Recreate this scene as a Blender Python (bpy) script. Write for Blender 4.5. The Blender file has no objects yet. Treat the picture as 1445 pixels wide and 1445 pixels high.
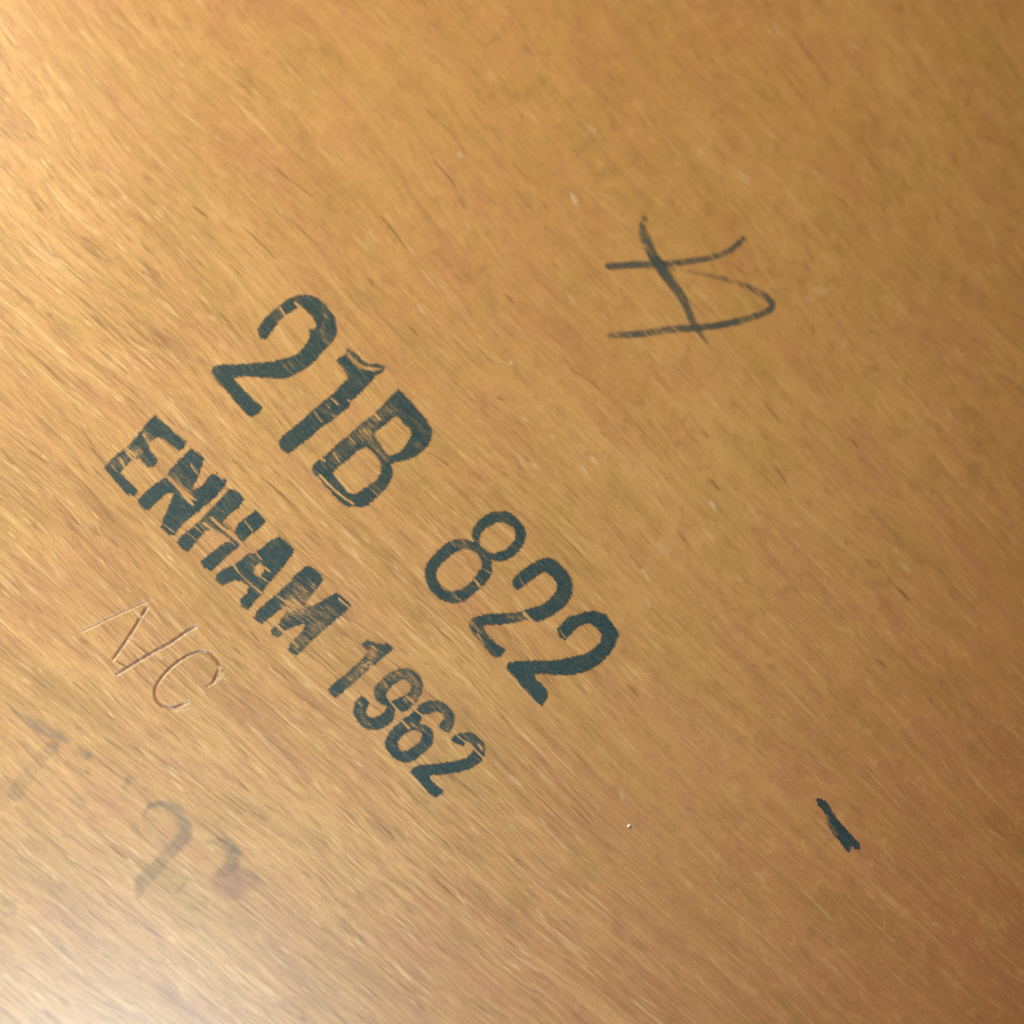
import bpy, math
import numpy as np
from mathutils import Vector

rng = np.random.default_rng(7)
S = bpy.context.scene
R = math.radians

# ------------------------------------------------------------------ camera
# the board lies in the plane z = 0; metres; the camera looks down at it, slightly tilted
DIST, FIELD = 0.27, 0.168
TILT, TILT_DIR = R(15.0), R(-112.0)             # leans towards the lower left edge of the view
cam_pos = Vector((math.sin(TILT) * math.cos(TILT_DIR), math.sin(TILT) * math.sin(TILT_DIR), math.cos(TILT))) * DIST
cd = bpy.data.cameras.new('camera')
cam = bpy.data.objects.new('camera', cd)
S.collection.objects.link(cam)
fwd = (-cam_pos).normalized()
up = Vector((0.0, 1.0, 0.0))
right = fwd.cross(up).normalized()
up = right.cross(fwd).normalized()
from mathutils import Matrix
cam.matrix_world = Matrix(((right.x, up.x, -fwd.x, cam_pos.x), (right.y, up.y, -fwd.y, cam_pos.y),
                           (right.z, up.z, -fwd.z, cam_pos.z), (0, 0, 0, 1)))
cd.sensor_width = 36.0
cd.sensor_fit = 'HORIZONTAL'
HALF = (FIELD / 2) / DIST
cd.lens = 18.0 / HALF
cd.clip_start, cd.clip_end = 0.005, 50.0
cd.dof.use_dof = True
cd.dof.focus_distance = 0.262
cd.dof.aperture_fstop = 9.0
S.camera = cam

# ------------------------------------------------------------------ light
world = bpy.data.worlds.new('World')
S.world = world
world.use_nodes = True
wb = world.node_tree.nodes['Background']
wb.inputs[0].default_value = (1.0, 0.74, 0.58, 1.0)
wb.inputs[1].default_value = 0.05


def area(name, pos, target, size_x, size_y, power, color):
    l = bpy.data.lights.new(name, 'AREA')
    l.shape = 'RECTANGLE'
    l.size, l.size_y, l.energy, l.color = size_x, size_y, power, color
    o = bpy.data.objects.new(name, l)
    o.location = pos
    o.rotation_euler = (Vector(target) - Vector(pos)).to_track_quat('-Z', 'Y').to_euler()
    S.collection.objects.link(o)
    return o


area('window_light', (-0.31, 0.24, 0.25), (-0.05, 0.02, 0.0), 0.16, 0.16, 2.95, (0.97, 0.885, 0.63))
lamp = area('overhead_glare_light', (-0.146, -0.182, 0.60), (-0.085, -0.100, 0.0), 0.09, 0.09, 0.130, (0.68, 0.88, 1.0))
lamp.data.spread = R(42)  # overhead source of the glare; its narrow shade is added to dim the far corner

S.view_settings.view_transform = 'Standard'
S.view_settings.look = 'None'
S.view_settings.exposure = 0.17
S.view_settings.gamma = 1.0
S.render.resolution_x = S.render.resolution_y = 1024

# ------------------------------------------------------------------ board coordinates
# marks were measured in picture units of 1/1445 of the width; board_xy lays them out on the board (metres)
W = 1445.0


def board_xy(p):
    p = np.asarray(p, float)
    a = (p[..., 0] / W - 0.5) * 2 * HALF
    b = (0.5 - p[..., 1] / W) * 2 * HALF
    dx = fwd.x + a * right.x + b * up.x
    dy = fwd.y + a * right.y + b * up.y
    dz = fwd.z + a * right.z + b * up.z
    t = -cam_pos.z / dz
    return np.stack([cam_pos.x + t * dx, cam_pos.y + t * dy], -1)


def board_px(q):
    """inverse of board_xy"""
    x = q[..., 0] - cam_pos.x
    y = q[..., 1] - cam_pos.y
    z = -cam_pos.z
    f = x * fwd.x + y * fwd.y + z * fwd.z
    a = (x * right.x + y * right.y + z * right.z) / f
    b = (x * up.x + y * up.y + z * up.z) / f
    return np.stack([(a / (2 * HALF) + 0.5) * W, (0.5 - b / (2 * HALF)) * W], -1)


UNIT = FIELD / W                                  # metres per picture unit near the middle

# grain flow: position along (u) and across (v) the fibres, found by following the fibres to a base line
HX, HY = 0.26, 0.24                               # half size of the board


def grain_angle(x, y):
    """angle of the fibres (radians) at board point x, y (metres)"""
    px = np.clip(0.5 + x / FIELD, -0.4, 1.4)
    py = np.clip(0.5 - y / FIELD, -0.4, 1.4)
    a = 48.5 + 8.0 * px - 13.5 * py
    a = a + 3.6 * np.sin(14.0 * px + 9.0 * py + 0.6) * np.clip(1.25 - py, 0, 1)
    a = a + 2.4 * np.sin(21.0 * px - 17.0 * py + 2.0) * np.clip(1.2 - py, 0.15, 1)
    a = a + 1.8 * np.sin(37.0 * px + 31.0 * py + 1.1)
    a = a + 1.2 * np.sin(-29.0 * px + 58.0 * py + 4.1)
    return -np.radians(a)


def grain_flow(x, y):
    a0 = -R(46.0)
    d0 = (math.cos(a0), math.sin(a0))
    n0 = (-d0[1], d0[0])
    s = x * d0[0] + y * d0[1]
    N = 70
    px, py = x.copy(), y.copy()
    length = np.zeros_like(x)
    for _ in range(N):
        a = grain_angle(px, py)
        c, sn = np.cos(a), np.sin(a)
        k = (s / N) / np.maximum(c * d0[0] + sn * d0[1], 0.3)
        mx, my = px - 0.5 * k * c, py - 0.5 * k * sn
        a = grain_angle(mx, my)
        c, sn = np.cos(a), np.sin(a)
        k = (s / N) / np.maximum(c * d0[0] + sn * d0[1], 0.3)
        px, py = px - k * c, py - k * sn
        length += k
    v = px * n0[0] + py * n0[1]
    return length / UNIT / 100.0, v / UNIT / 100.0     # in hundreds of picture units


GN = 420
gx = np.linspace(-HX - .01, HX + .01, GN)
gy = np.linspace(-HY - .01, HY + .01, GN)
GX, GY = np.meshgrid(gx, gy, indexing='ij')
GU, GV = grain_flow(GX, GY)


def grain_uv(x, y):
    fx = np.clip((x - gx[0]) / (gx[1] - gx[0]), 0, GN - 1.001)
    fy = np.clip((y - gy[0]) / (gy[1] - gy[0]), 0, GN - 1.001)
    i, j = fx.astype(int), fy.astype(int)
    a, b = fx - i, fy - j
    out = []
    for G in (GU, GV):
        out.append(G[i, j] * (1 - a) * (1 - b) + G[i + 1, j] * a * (1 - b) + G[i, j + 1] * (1 - a) * b + G[i + 1, j + 1] * a * b)
    return np.stack(out, -1)


# ------------------------------------------------------------------ materials
class Net:
    def __init__(self, name):
        self.m = bpy.data.materials.new(name)
        self.m.use_nodes = True
        self.t = self.m.node_tree
        self.t.nodes.clear()
        self.out = self.t.nodes.new('ShaderNodeOutputMaterial')

    def n(self, kind, **kw):
        nd = self.t.nodes.new(kind)
        for k, v in kw.items():
            setattr(nd, k, v)
        return nd

    def link(self, a, b):
        self.t.links.new(a, b)

    def set(self, sock, v):
        if isinstance(v, (int, float, tuple)):
            sock.default_value = v
        else:
            self.link(v, sock)

    def math(self, op, a, b=0.0, c=0.0, clamp=False):
        nd = self.n('ShaderNodeMath', operation=op, use_clamp=clamp)
        for s, v in zip(nd.inputs, (a, b, c)):
            self.set(s, v)
        return nd.outputs[0]

    def ramp(self, v, lo, hi, a=0.0, b=1.0):
        nd = self.n('ShaderNodeMapRange', interpolation_type='SMOOTHSTEP')
        for s, x in zip(nd.inputs, (v, lo, hi, a, b)):
            self.set(s, x)
        return nd.outputs[0]

    def mix(self, f, a, b, mode='MIX'):
        nd = self.n('ShaderNodeMix', data_type='RGBA', blend_type=mode)
        nd.clamp_factor = True
        self.set(nd.inputs[0], f)
        self.set(nd.inputs[6], a)
        self.set(nd.inputs[7], b)
        return nd.outputs[2]

    def attr(self, name):
        return self.n('ShaderNodeAttribute', attribute_name=name).outputs['Fac']

    def flow(self):
        """grain coordinates as a vector (u, v, 0)"""
        uv = self.n('ShaderNodeAttribute', attribute_name='grain')
        return uv.outputs['Vector']

    def noise(self, vec, su, sv, detail=2.0, rough=0.5, off=0.0, dist=0.0):
        mp = self.n('ShaderNodeMapping')
        self.link(vec, mp.inputs[0])
        mp.inputs['Scale'].default_value = (su, sv, 1.0)
        mp.inputs['Location'].default_value = (off, off * 1.7, off * 0.31)
        nz = self.n('ShaderNodeTexNoise')
        nz.inputs['Scale'].default_value = 1.0
        nz.inputs['Detail'].default_value = detail
        nz.inputs['Roughness'].default_value = rough
        nz.inputs['Distortion'].default_value = dist
        self.link(mp.outputs[0], nz.inputs['Vector'])
        return nz.outputs['Fac']

    def cells(self, vec, su, sv, off):
        mp = self.n('ShaderNodeMapping')
        self.link(vec, mp.inputs[0])
        mp.inputs['Scale'].default_value = (su, sv, 1.0)
        mp.inputs['Location'].default_value = (off, off * 2.3, 0.0)
        vo = self.n('ShaderNodeTexVoronoi', voronoi_dimensions='2D')
        vo.inputs['Scale'].default_value = 1.0
        self.link(mp.outputs[0], vo.inputs['Vector'])
        sp = self.n('ShaderNodeSeparateColor')
        self.link(vo.outputs['Color'], sp.inputs[0])
        return vo.outputs['Distance'], sp.outputs[0], sp.outputs[1]


def wood_material():
    N = Net('varnished_wood')
    fl = N.flow()
    sep = N.n('ShaderNodeSeparateXYZ')
    N.link(fl, sep.inputs[0])
    # zone of open, streaky grain (towards the lower left of the board) against the smooth figure elsewhere
    warp = N.noise(fl, 0.14, 0.35, 2, 0.5, 3.1)
    vz = N.math('ADD', sep.outputs[1], N.math('MULTIPLY', N.math('SUBTRACT', warp, 0.5), 5.0))
    vz = N.math('ADD', vz, N.math('MULTIPLY', N.ramp(sep.outputs[0], 0.5, 6.5), 4.2))
    open_ = N.ramp(vz, 2.6, -2.4)
    patch = N.noise(fl, 0.45, 0.75, 3, 0.6, 8.3)

    broad = N.noise(fl, 0.16, 0.42, 3, 0.55, 1.0)
    blotch = N.noise(fl, 0.75, 1.5, 3, 0.6, 12.0, 0.4)
    band = N.noise(fl, 0.30, 4.6, 3, 0.6, 5.0, 0.2)
    streak = N.noise(fl, 1.1, 23.0, 3, 0.62, 21.0, 0.15)
    fibre = N.noise(fl, 3.4, 50.0, 2, 0.65, 33.0, 0.12)
    curl = N.noise(fl, 4.2, 5.5, 3, 0.65, 44.0, 0.6)
    speck = N.noise(fl, 42.0, 58.0, 1, 0.5, 51.0)

    base = (0.54, 0.266, 0.085, 1)
    light = (0.69, 0.390, 0.140, 1)
    dark = (0.29, 0.138, 0.044, 1)
    red = (0.53, 0.240, 0.102, 1)
    olive = (0.47, 0.272, 0.072, 1)
    c = N.mix(N.ramp(broad, 0.32, 0.70, 0.0, 0.55), base, light)
    c = N.mix(N.ramp(blotch, 0.50, 0.64, 0.0, 0.52), c, red)
    c = N.mix(N.ramp(blotch, 0.49, 0.36, 0.0, 0.5), c, olive)
    # redder and darker towards one end of the board
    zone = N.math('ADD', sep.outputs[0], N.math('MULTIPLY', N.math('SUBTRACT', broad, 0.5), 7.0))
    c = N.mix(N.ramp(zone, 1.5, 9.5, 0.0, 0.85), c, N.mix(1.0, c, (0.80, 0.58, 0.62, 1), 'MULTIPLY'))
    # bands and streaks
    amp = N.math('MULTIPLY_ADD', open_, 0.62, 0.40)
    c = N.mix(N.math('MULTIPLY', N.ramp(band, 0.46, 0.74), N.math('MULTIPLY', amp, 0.36)), c, dark)
    c = N.mix(N.math('MULTIPLY', N.ramp(band, 0.50, 0.28), N.math('MULTIPLY', amp, 0.60)), c, light)
    c = N.mix(N.math('MULTIPLY', N.ramp(streak, 0.50, 0.76), N.math('MULTIPLY', amp, 0.62)), c, dark)
    c = N.mix(N.math('MULTIPLY', N.ramp(streak, 0.47, 0.24), N.math('MULTIPLY', amp, 0.58)), c, (0.74, 0.46, 0.185, 1))
    c = N.mix(N.math('MULTIPLY', N.ramp(fibre, 0.50, 0.74), N.math('MULTIPLY', amp, 0.62)), c, dark)
    c = N.mix(N.math('MULTIPLY', N.ramp(fibre, 0.50, 0.22), N.math('MULTIPLY', amp, 0.40)), c, (0.74, 0.46, 0.185, 1))
    inv = N.math('SUBTRACT', 1.0, open_)
    c = N.mix(N.math('MULTIPLY', N.ramp(curl, 0.50, 0.76), N.math('MULTIPLY_ADD', inv, 0.30, 0.10)), c, dark)
    c = N.mix(N.math('MULTIPLY', N.ramp(curl, 0.47, 0.25), N.math('MULTIPLY_ADD', inv, 0.30, 0.12)), c, light)
    # pores: short dark lines lying along the fibres; slender light flecks
    pore_sum = None
    for su, sv, off, rad, keep in ((1.0, 14.0, 2.0, 0.080, 0.14), (1.5, 24.0, 9.0, 0.12, 0.20), (0.6, 9.0, 17.0, 0.036, 0.24)):
        d, r1, r2 = N.cells(fl, su, sv, off)
        thr = N.math('ADD', N.math('MULTIPLY', N.math('MULTIPLY', open_, keep), N.ramp(patch, 0.38, 0.60, 0.25, 1.3)), N.math('MULTIPLY', N.ramp(patch, 0.48, 0.66), 0.10))
        on = N.ramp(N.math('SUBTRACT', thr, r1), -0.02, 0.06)
        w = N.math('MULTIPLY_ADD', r2, rad, rad * 0.45)
        p = N.math('MULTIPLY', N.ramp(N.math('DIVIDE', d, w), 1.25, 0.35), on)
        pore_sum = p if pore_sum is None else N.math('MAXIMUM', pore_sum, p)
    pore = pore_sum
    # hairlines: long thin dark and light threads that come and go along the fibres
    for su, sv, off, wd, amt, col_ in ((0.40, 9.0, 91.0, 0.026, 0.60, (0.20, 0.090, 0.032, 1)), (0.55, 16.0, 97.0, 0.045, 0.50, (0.24, 0.110, 0.040, 1)),
                                       (0.45, 12.0, 103.0, 0.035, 0.50, (0.86, 0.58, 0.30, 1))):
        hn = N.noise(fl, su, sv, 2, 0.5, off, 0.15)
        gate = N.ramp(N.noise(fl, 0.9, 7.0, 2, 0.6, off + 3), 0.47, 0.62)
        line = N.ramp(N.math('ABSOLUTE', N.math('SUBTRACT', hn, 0.5)), wd, 0.0)
        line = N.math('MULTIPLY', N.math('MULTIPLY', line, gate), N.math('MULTIPLY_ADD', open_, 0.55, 0.45))
        c = N.mix(N.math('MULTIPLY', line, amt), c, col_)
    c = N.mix(N.math('MULTIPLY', pore, 0.45), c, (0.19, 0.085, 0.030, 1))
    d, r1, r2 = N.cells(fl, 1.8, 13.0, 31.0)
    fleck = N.math('MULTIPLY', N.ramp(N.math('DIVIDE', d, N.math('MULTIPLY_ADD', r2, 0.14, 0.06)), 1.3, 0.2), N.ramp(r1, 0.16, 0.08))
    c = N.mix(N.math('MULTIPLY', fleck, N.math('MULTIPLY_ADD', open_, 0.42, 0.16)), c, (0.88, 0.60, 0.31, 1))
    c = N.mix(N.ramp(speck, 0.30, 0.70, 0.0, 0.45), c, N.mix(1.0, c, (0.72, 0.70, 0.66, 1), 'MULTIPLY'))

    # shade inside the cut letters, painted into the wood colour
    groove_shade = N.attr('groove_shade')
    c = N.mix(N.ramp(groove_shade, 0.05, 0.6, 0.0, 0.80), c, (0.25, 0.115, 0.052, 1))
    bs = N.n('ShaderNodeBsdfPrincipled')
    N.link(c, bs.inputs['Base Color'])
    N.set(bs.inputs['Roughness'], N.math('MULTIPLY_ADD', streak, 0.14, 0.50))
    bs.inputs['Specular IOR Level'].default_value = 0.40
    bs.inputs['Coat Weight'].default_value = 1.0
    bs.inputs['Coat Roughness'].default_value = 0.34
    bs.inputs['IOR'].default_value = 1.48
    bs.inputs['Anisotropic'].default_value = 0.0
    h = N.math('ADD', N.math('MULTIPLY', streak, -0.55), N.math('MULTIPLY', fibre, -0.30))
    h = N.math('ADD', h, N.math('MULTIPLY', band, -0.6))
    h = N.math('SUBTRACT', h, N.math('MULTIPLY', pore, 0.55))
    h = N.math('ADD', h, N.math('MULTIPLY', speck, 0.06))
    bp = N.n('ShaderNodeBump')
    bp.inputs['Strength'].default_value = 1.0
    bp.inputs['Distance'].default_value = 0.00004
    N.link(h, bp.inputs['Height'])
    N.link(bp.outputs[0], bs.inputs['Normal'])
    N.link(bs.outputs[0], N.out.inputs[0])
    return N.m


def ink_material(name, col_a, col_b, soft=2.1, wear=1.45, ragged=3.8, worn=0.85):
    """ink soaked into the fibres: thin coat, worn through along the grain; 'sd' is the distance to the outline"""
    N = Net(name)
    fl = N.flow()
    streak = N.noise(fl, 2.2, 19.0, 3, 0.65, 61.0, 0.2)
    fine = N.noise(fl, 9.0, 46.0, 2, 0.6, 67.0)
    grain = N.noise(fl, 34.0, 48.0, 1, 0.5, 71.0)
    cloud = N.noise(fl, 1.3, 2.2, 2, 0.6, 77.0)
    sd = N.attr('sd')
    dens = N.attr('coverage')
    e = N.math('ADD', sd, N.math('MULTIPLY', N.math('SUBTRACT', fine, 0.5), 2 * ragged))
    e = N.math('ADD', e, N.math('MULTIPLY', N.math('SUBTRACT', grain, 0.5), ragged))
    edge = N.ramp(e, soft, -soft)
    # wear: the lower the density, the more of the streaks lose their ink
    mixn = N.math('ADD', N.math('MULTIPLY', streak, 0.50), N.math('ADD', N.math('MULTIPLY', fine, 0.28), N.math('MULTIPLY', grain, 0.22)))
    k = N.math('ADD', N.math('MULTIPLY', N.math('SUBTRACT', mixn, 0.5), 2.6 * wear), N.math('MULTIPLY_ADD', N.math('SUBTRACT', cloud, 0.5), 0.9 if worn else 0.0, dens))
    body = N.ramp(k, -0.15, 0.75, 0.0, 1.0)
    body = N.math('MULTIPLY', body, N.math('MULTIPLY_ADD', dens, 0.38, 0.60))
    alpha = N.math('MULTIPLY', edge, body, clamp=True)
    col = N.mix(N.ramp(cloud, 0.35, 0.65), col_a, col_b)
    col = N.mix(N.ramp(k, 0.95, 0.15, 0.0, worn), col, (0.155, 0.16, 0.12, 1))
    grit = N.noise(fl, 24.0, 34.0, 2, 0.7, 83.0)
    col = N.mix(N.ramp(grit, 0.42, 0.72, 0.0, 0.48 if worn else 0.0), col, (0.10, 0.115, 0.095, 1))
    col = N.mix(N.ramp(grit, 0.46, 0.28, 0.0, 0.5 if worn else 0.0), col, (0.018, 0.04, 0.055, 1))
    bs = N.n('ShaderNodeBsdfPrincipled')
    N.link(col, bs.inputs['Base Color'])
    bs.inputs['Roughness'].default_value = 0.5
    bs.inputs['Specular IOR Level'].default_value = 0.35
    N.link(alpha, bs.inputs['Alpha'])
    bp = N.n('ShaderNodeBump')
    bp.inputs['Strength'].default_value = 1.0
    bp.inputs['Distance'].default_value = 0.00005
    N.link(N.math('MULTIPLY', streak, -1.0), bp.inputs['Height'])
    N.link(bp.outputs[0], bs.inputs['Normal'])
    N.link(bs.outputs[0], N.out.inputs[0])
    return N.m


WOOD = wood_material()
INK = ink_material('stamp_ink', (0.012, 0.044, 0.060, 1), (0.024, 0.054, 0.064, 1))
PEN = ink_material('pen_ink', (0.050, 0.066, 0.078, 1), (0.095, 0.095, 0.085, 1), soft=2.6, wear=1.7, ragged=3.0)
BLOT = ink_material('blot_ink', (0.014, 0.036, 0.048, 1), (0.026, 0.050, 0.062, 1), soft=1.3, wear=0.7, ragged=3.0)
FAINT = ink_material('faded_ink', (0.235, 0.255, 0.23, 1), (0.27, 0.275, 0.24, 1), soft=4.0, wear=0.55, ragged=3.0, worn=0.0)
PURPLE = ink_material('purple_smear_ink', (0.46, 0.28, 0.30, 1), (0.50, 0.32, 0.31, 1), soft=9.0, wear=0.4, ragged=5.0, worn=0.0)
PORE = ink_material('open_pore', (0.18, 0.085, 0.034, 1), (0.23, 0.105, 0.040, 1), soft=1.6, wear=0.5, ragged=0.6, worn=0.0)
PALE = ink_material('bare_wood_scuff', (0.86, 0.60, 0.32, 1), (0.92, 0.70, 0.44, 1), soft=2.4, wear=0.6, ragged=1.5, worn=0.0)


# ------------------------------------------------------------------ 2-d shape helpers
def smooth_closed(pts, n=5, lim=0.55):
    """centripetal-ish Catmull-Rom through a closed outline, corners kept where the turn is sharp"""
    P = np.asarray(pts, float)
    m = len(P)
    out = []
    sharp = []
    for i in range(m):
        a, b, c = P[i - 1], P[i], P[(i + 1) % m]
        u, v = b - a, c - b
        cs = np.dot(u, v) / (np.linalg.norm(u) * np.linalg.norm(v) + 1e-9)
        sharp.append(cs < lim)
    for i in range(m):
        p0, p1, p2, p3 = P[i - 1], P[i], P[(i + 1) % m], P[(i + 2) % m]
        t1 = (p2 - p0) * 0.5 if not sharp[i] else (p2 - p1) * 0.6
        t2 = (p3 - p1) * 0.5 if not sharp[(i + 1) % m] else (p2 - p1) * 0.6
        L = np.linalg.norm(p2 - p1)
        for t in (t1, t2):
            k = np.linalg.norm(t)
            if k > L:
                t *= L / k
        for s in np.arange(n) / n:
            out.append((2 * s**3 - 3 * s**2 + 1) * p1 + (s**3 - 2 * s**2 + s) * t1 + (-2 * s**3 + 3 * s**2) * p2 + (s**3 - s**2) * t2)
    return np.array(out)


def smooth_open(pts, n=6):
    P = np.asarray(pts, float)
    if len(P) < 3:
        s = np.linspace(0, 1, n * 2)[:, None]
        return P[0] * (1 - s) + P[-1] * s
    Q = np.vstack([2 * P[0] - P[1], P, 2 * P[-1] - P[-2]])
    out = []
    for i in range(1, len(Q) - 2):
        p0, p1, p2, p3 = Q[i - 1:i + 3]
        for s in np.arange(n) / n:
            out.append(0.5 * ((2 * p1) + (p2 - p0) * s + (2 * p0 - 5 * p1 + 4 * p2 - p3) * s * s + (3 * p1 - p0 - 3 * p2 + p3) * s**3))
    out.append(P[-1])
    return np.array(out)


def seg_dist(X, Y, A, with_t=False):
    """distance from points to an open polyline (and the 0..1 position along it)"""
    best = np.full(X.shape, 1e9)
    tt = np.zeros(X.shape)
    L = np.r_[0, np.cumsum(np.linalg.norm(np.diff(A, axis=0), axis=1))]
    for i in range(len(A) - 1):
        a, b = A[i], A[i + 1]
        d = b - a
        l2 = max(float(d @ d), 1e-9)
        t = np.clip(((X - a[0]) * d[0] + (Y - a[1]) * d[1]) / l2, 0, 1)
        q = np.hypot(X - a[0] - t * d[0], Y - a[1] - t * d[1])
        m = q < best
        best = np.where(m, q, best)
        tt = np.where(m, (L[i] + t * math.sqrt(l2)) / L[-1], tt)
    return (best, tt) if with_t else best


def poly_sd(X, Y, A):
    """signed distance to a closed polygon, negative inside"""
    C = np.vstack([A, A[:1]])
    d = seg_dist(X, Y, C)
    inside = np.zeros(X.shape, bool)
    for i in range(len(A)):
        x1, y1 = C[i]
        x2, y2 = C[i + 1]
        if y1 == y2:
            continue
        m = ((y1 > Y) != (y2 > Y)) & (X < (x2 - x1) * (Y - y1) / (y2 - y1) + x1)
        inside ^= m
    return np.where(inside, -d, d)


class Zoom:
    """points read in an enlarged view of the photograph -> picture units"""
    def __init__(self, x0, y0, size):
        self.o, self.k = np.array([x0, y0], float), size / 1445.0

    def __call__(self, pts):
        return np.asarray(pts, float) * self.k + self.o


# ------------------------------------------------------------------ mesh builders
def new_mesh(name, verts, faces, mat, attrs=None, smooth=True):
    me = bpy.data.meshes.new(name)
    nf = len(faces)
    me.vertices.add(len(verts))
    me.vertices.foreach_set('co', np.ascontiguousarray(verts, np.float32).ravel())
    faces = np.ascontiguousarray(faces, np.int32)
    k = faces.shape[1]
    me.loops.add(nf * k)
    me.loops.foreach_set('vertex_index', faces.ravel())
    me.polygons.add(nf)
    me.polygons.foreach_set('loop_start', np.arange(0, nf * k, k, dtype=np.int32))
    me.polygons.foreach_set('loop_total', np.full(nf, k, np.int32))
    me.polygons.foreach_set('use_smooth', np.full(nf, smooth, bool))
    me.update(calc_edges=True)
    uv = grain_uv(verts[:, 0], verts[:, 1])
    g = me.attributes.new('grain', 'FLOAT_VECTOR', 'POINT')
    g.data.foreach_set('vector', np.column_stack([uv, np.zeros(len(uv))]).astype(np.float32).ravel())
    for key, val in (attrs or {}).items():
        a = me.attributes.new(key, 'FLOAT', 'POINT')
        a.data.foreach_set('value', np.ascontiguousarray(val, np.float32))
    me.materials.append(mat)
    return me


def link(name, me, parent=None, label=None, kind=None):
    o = bpy.data.objects.new(name, me)
    S.collection.objects.link(o)
    o.parent = parent
    if label:
        o['label'] = label
    if kind:
        o['kind'] = kind
    return o


# engraved strokes are needed by the board's own surface
ZE = Zoom(100, 820, 240)
ENGRAVED = {
    'N': [(ZE([(60, 445), (200, 382), (350, 308), (520, 232), (690, 158)]), 4.4, 0.34),
          (ZE([(655, 225), (600, 310), (540, 410), (480, 500), (420, 590), (358, 672)]), 4.4, 1.0)],
    '/': [(ZE([(1065, 392), (960, 452), (850, 530), (700, 612), (560, 695), (395, 795)]), 4.6, 1.0)],
    'C': [(ZE([(1160, 895), (1215, 860), (1250, 780), (1258, 705), (1205, 640), (1120, 608), (1040, 620), (940, 672),
               (850, 742), (770, 830), (722, 920), (722, 990), (765, 1050), (830, 1082), (900, 1075), (1000, 1032)]), 4.2, 0.95)],
}
GROOVE_DEPTH = 0.00015


def groove(X, Y):
    """height (m) of the board surface and index of the engraved character at picture position X, Y"""
    h = np.zeros(X.shape)
    idx = np.full(X.shape, -1)
    bestd = np.full(X.shape, 1e9)
    g_ = grain_uv(*np.moveaxis(board_xy(np.stack([X, Y], -1)), -1, 0))
    torn = 0.5 * np.sin(g_[..., 1] * 95 + 2.1 * np.sin(g_[..., 1] * 31)) + 0.5 * np.sin(g_[..., 1] * 41 + 9 * g_[..., 0])
    for ci, (ch, strokes) in enumerate(ENGRAVED.items()):
        for pts, half, depth in strokes:
            d, t = seg_dist(X, Y, smooth_open(pts), True)
            end = np.clip(np.minimum(t, 1 - t) * 9 + 0.45, 0, 1)
            A = smooth_open(pts)
            # side of the stroke: the far wall is cut steeper than the near one
            j = np.argmin((X[..., None] - A[:, 0]) ** 2 + (Y[..., None] - A[:, 1]) ** 2, axis=-1)
            tg = np.gradient(A, axis=0)
            nx_, ny_ = -tg[j][..., 1], tg[j][..., 0]
            sg = np.sign(nx_ * 0.85 + ny_ * 0.5)
            side = ((X - A[j][..., 0]) * nx_ + (Y - A[j][..., 1]) * ny_) * sg / np.maximum(np.hypot(nx_, ny_), 1e-6)
            wid = half * (0.86 - 0.34 * np.tanh(side / 1.0))
            q = np.clip(d / wid, 0, 1)
            g = -GROOVE_DEPTH * depth * end * 0.5 * (1 + np.cos(np.pi * q)) * (1 + 0.22 * torn)
            rim = 0.05 * GROOVE_DEPTH * depth * np.exp(-((d - half * 1.15) / 1.3) ** 2)
            h = np.where(g < h, g, h)
            h = np.where(d > half * 0.9, h + rim * (d > half * 0.9), h)
            m = d < bestd
            idx = np.where(m & (d < half), ci, idx)
            bestd = np.where(m, d, bestd)
    return h, idx


# ------------------------------------------------------------------ the board
board = bpy.data.objects.new('wood_board', None)
S.collection.objects.link(board)
board['label'] = 'honey-brown varnished wooden board stamped 21B 822 ENHAM 1962 with hand-drawn pen marks'
board['category'] = 'wooden board'


def axis(lo, hi, dlo, dhi, fine, mid, v0, v1):
    """grid line positions: fine in [dlo, dhi], mid in [v0, v1], growing outside"""
    a = list(np.arange(v0, dlo, mid)) + list(np.arange(dlo, dhi, fine)) + list(np.arange(dhi, v1, mid))
    out, x, s = [], a[0], mid
    while x > lo:
        s *= 1.35
        x -= s
        out.append(max(x, lo))
    a = out[::-1] + a
    x, s = a[-1], mid
    out = []
    while x < hi:
        s *= 1.35
        x += s
        out.append(min(x, hi))
    return np.array(a + out)


THICK, BEV = 0.012, 0.0012
c0, c1 = board_xy((95, 825)), board_xy((330, 1015))
f_ = 0.6 * UNIT
m_ = 4.0 * UNIT
xs = axis(-HX + BEV, HX - BEV, min(c0[0], board_xy((95, 1015))[0]), max(c1[0], board_xy((330, 825))[0]), f_, m_, -0.10, 0.10)
ys = axis(-HY + BEV, HY - BEV, c1[1], c0[1], f_, m_, -0.10, 0.10)
nx, ny = len(xs), len(ys)
X, Y = np.meshgrid(xs, ys, indexing='ij')
P = board_px(np.stack([X, Y], -1))
Z = np.zeros_like(X)
IDX = np.full(X.shape, -1)
inb = (P[..., 0] > 85) & (P[..., 0] < 345) & (P[..., 1] > 815) & (P[..., 1] < 1025)
h, ii = groove(P[..., 0][inb], P[..., 1][inb])
Z[inb], IDX[inb] = h, ii
V = np.stack([X, Y, Z], -1).reshape(-1, 3)
I = np.arange(nx * ny).reshape(nx, ny)
Q = np.stack([I[:-1, :-1], I[1:, :-1], I[1:, 1:], I[:-1, 1:]], -1)
fid = np.maximum.reduce([IDX[:-1, :-1], IDX[1:, :-1], IDX[1:, 1:], IDX[:-1, 1:]])
main = Q[fid < 0]
used = np.zeros(len(V), bool)
used[main.ravel()] = True
remap = np.cumsum(used) - 1
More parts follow.
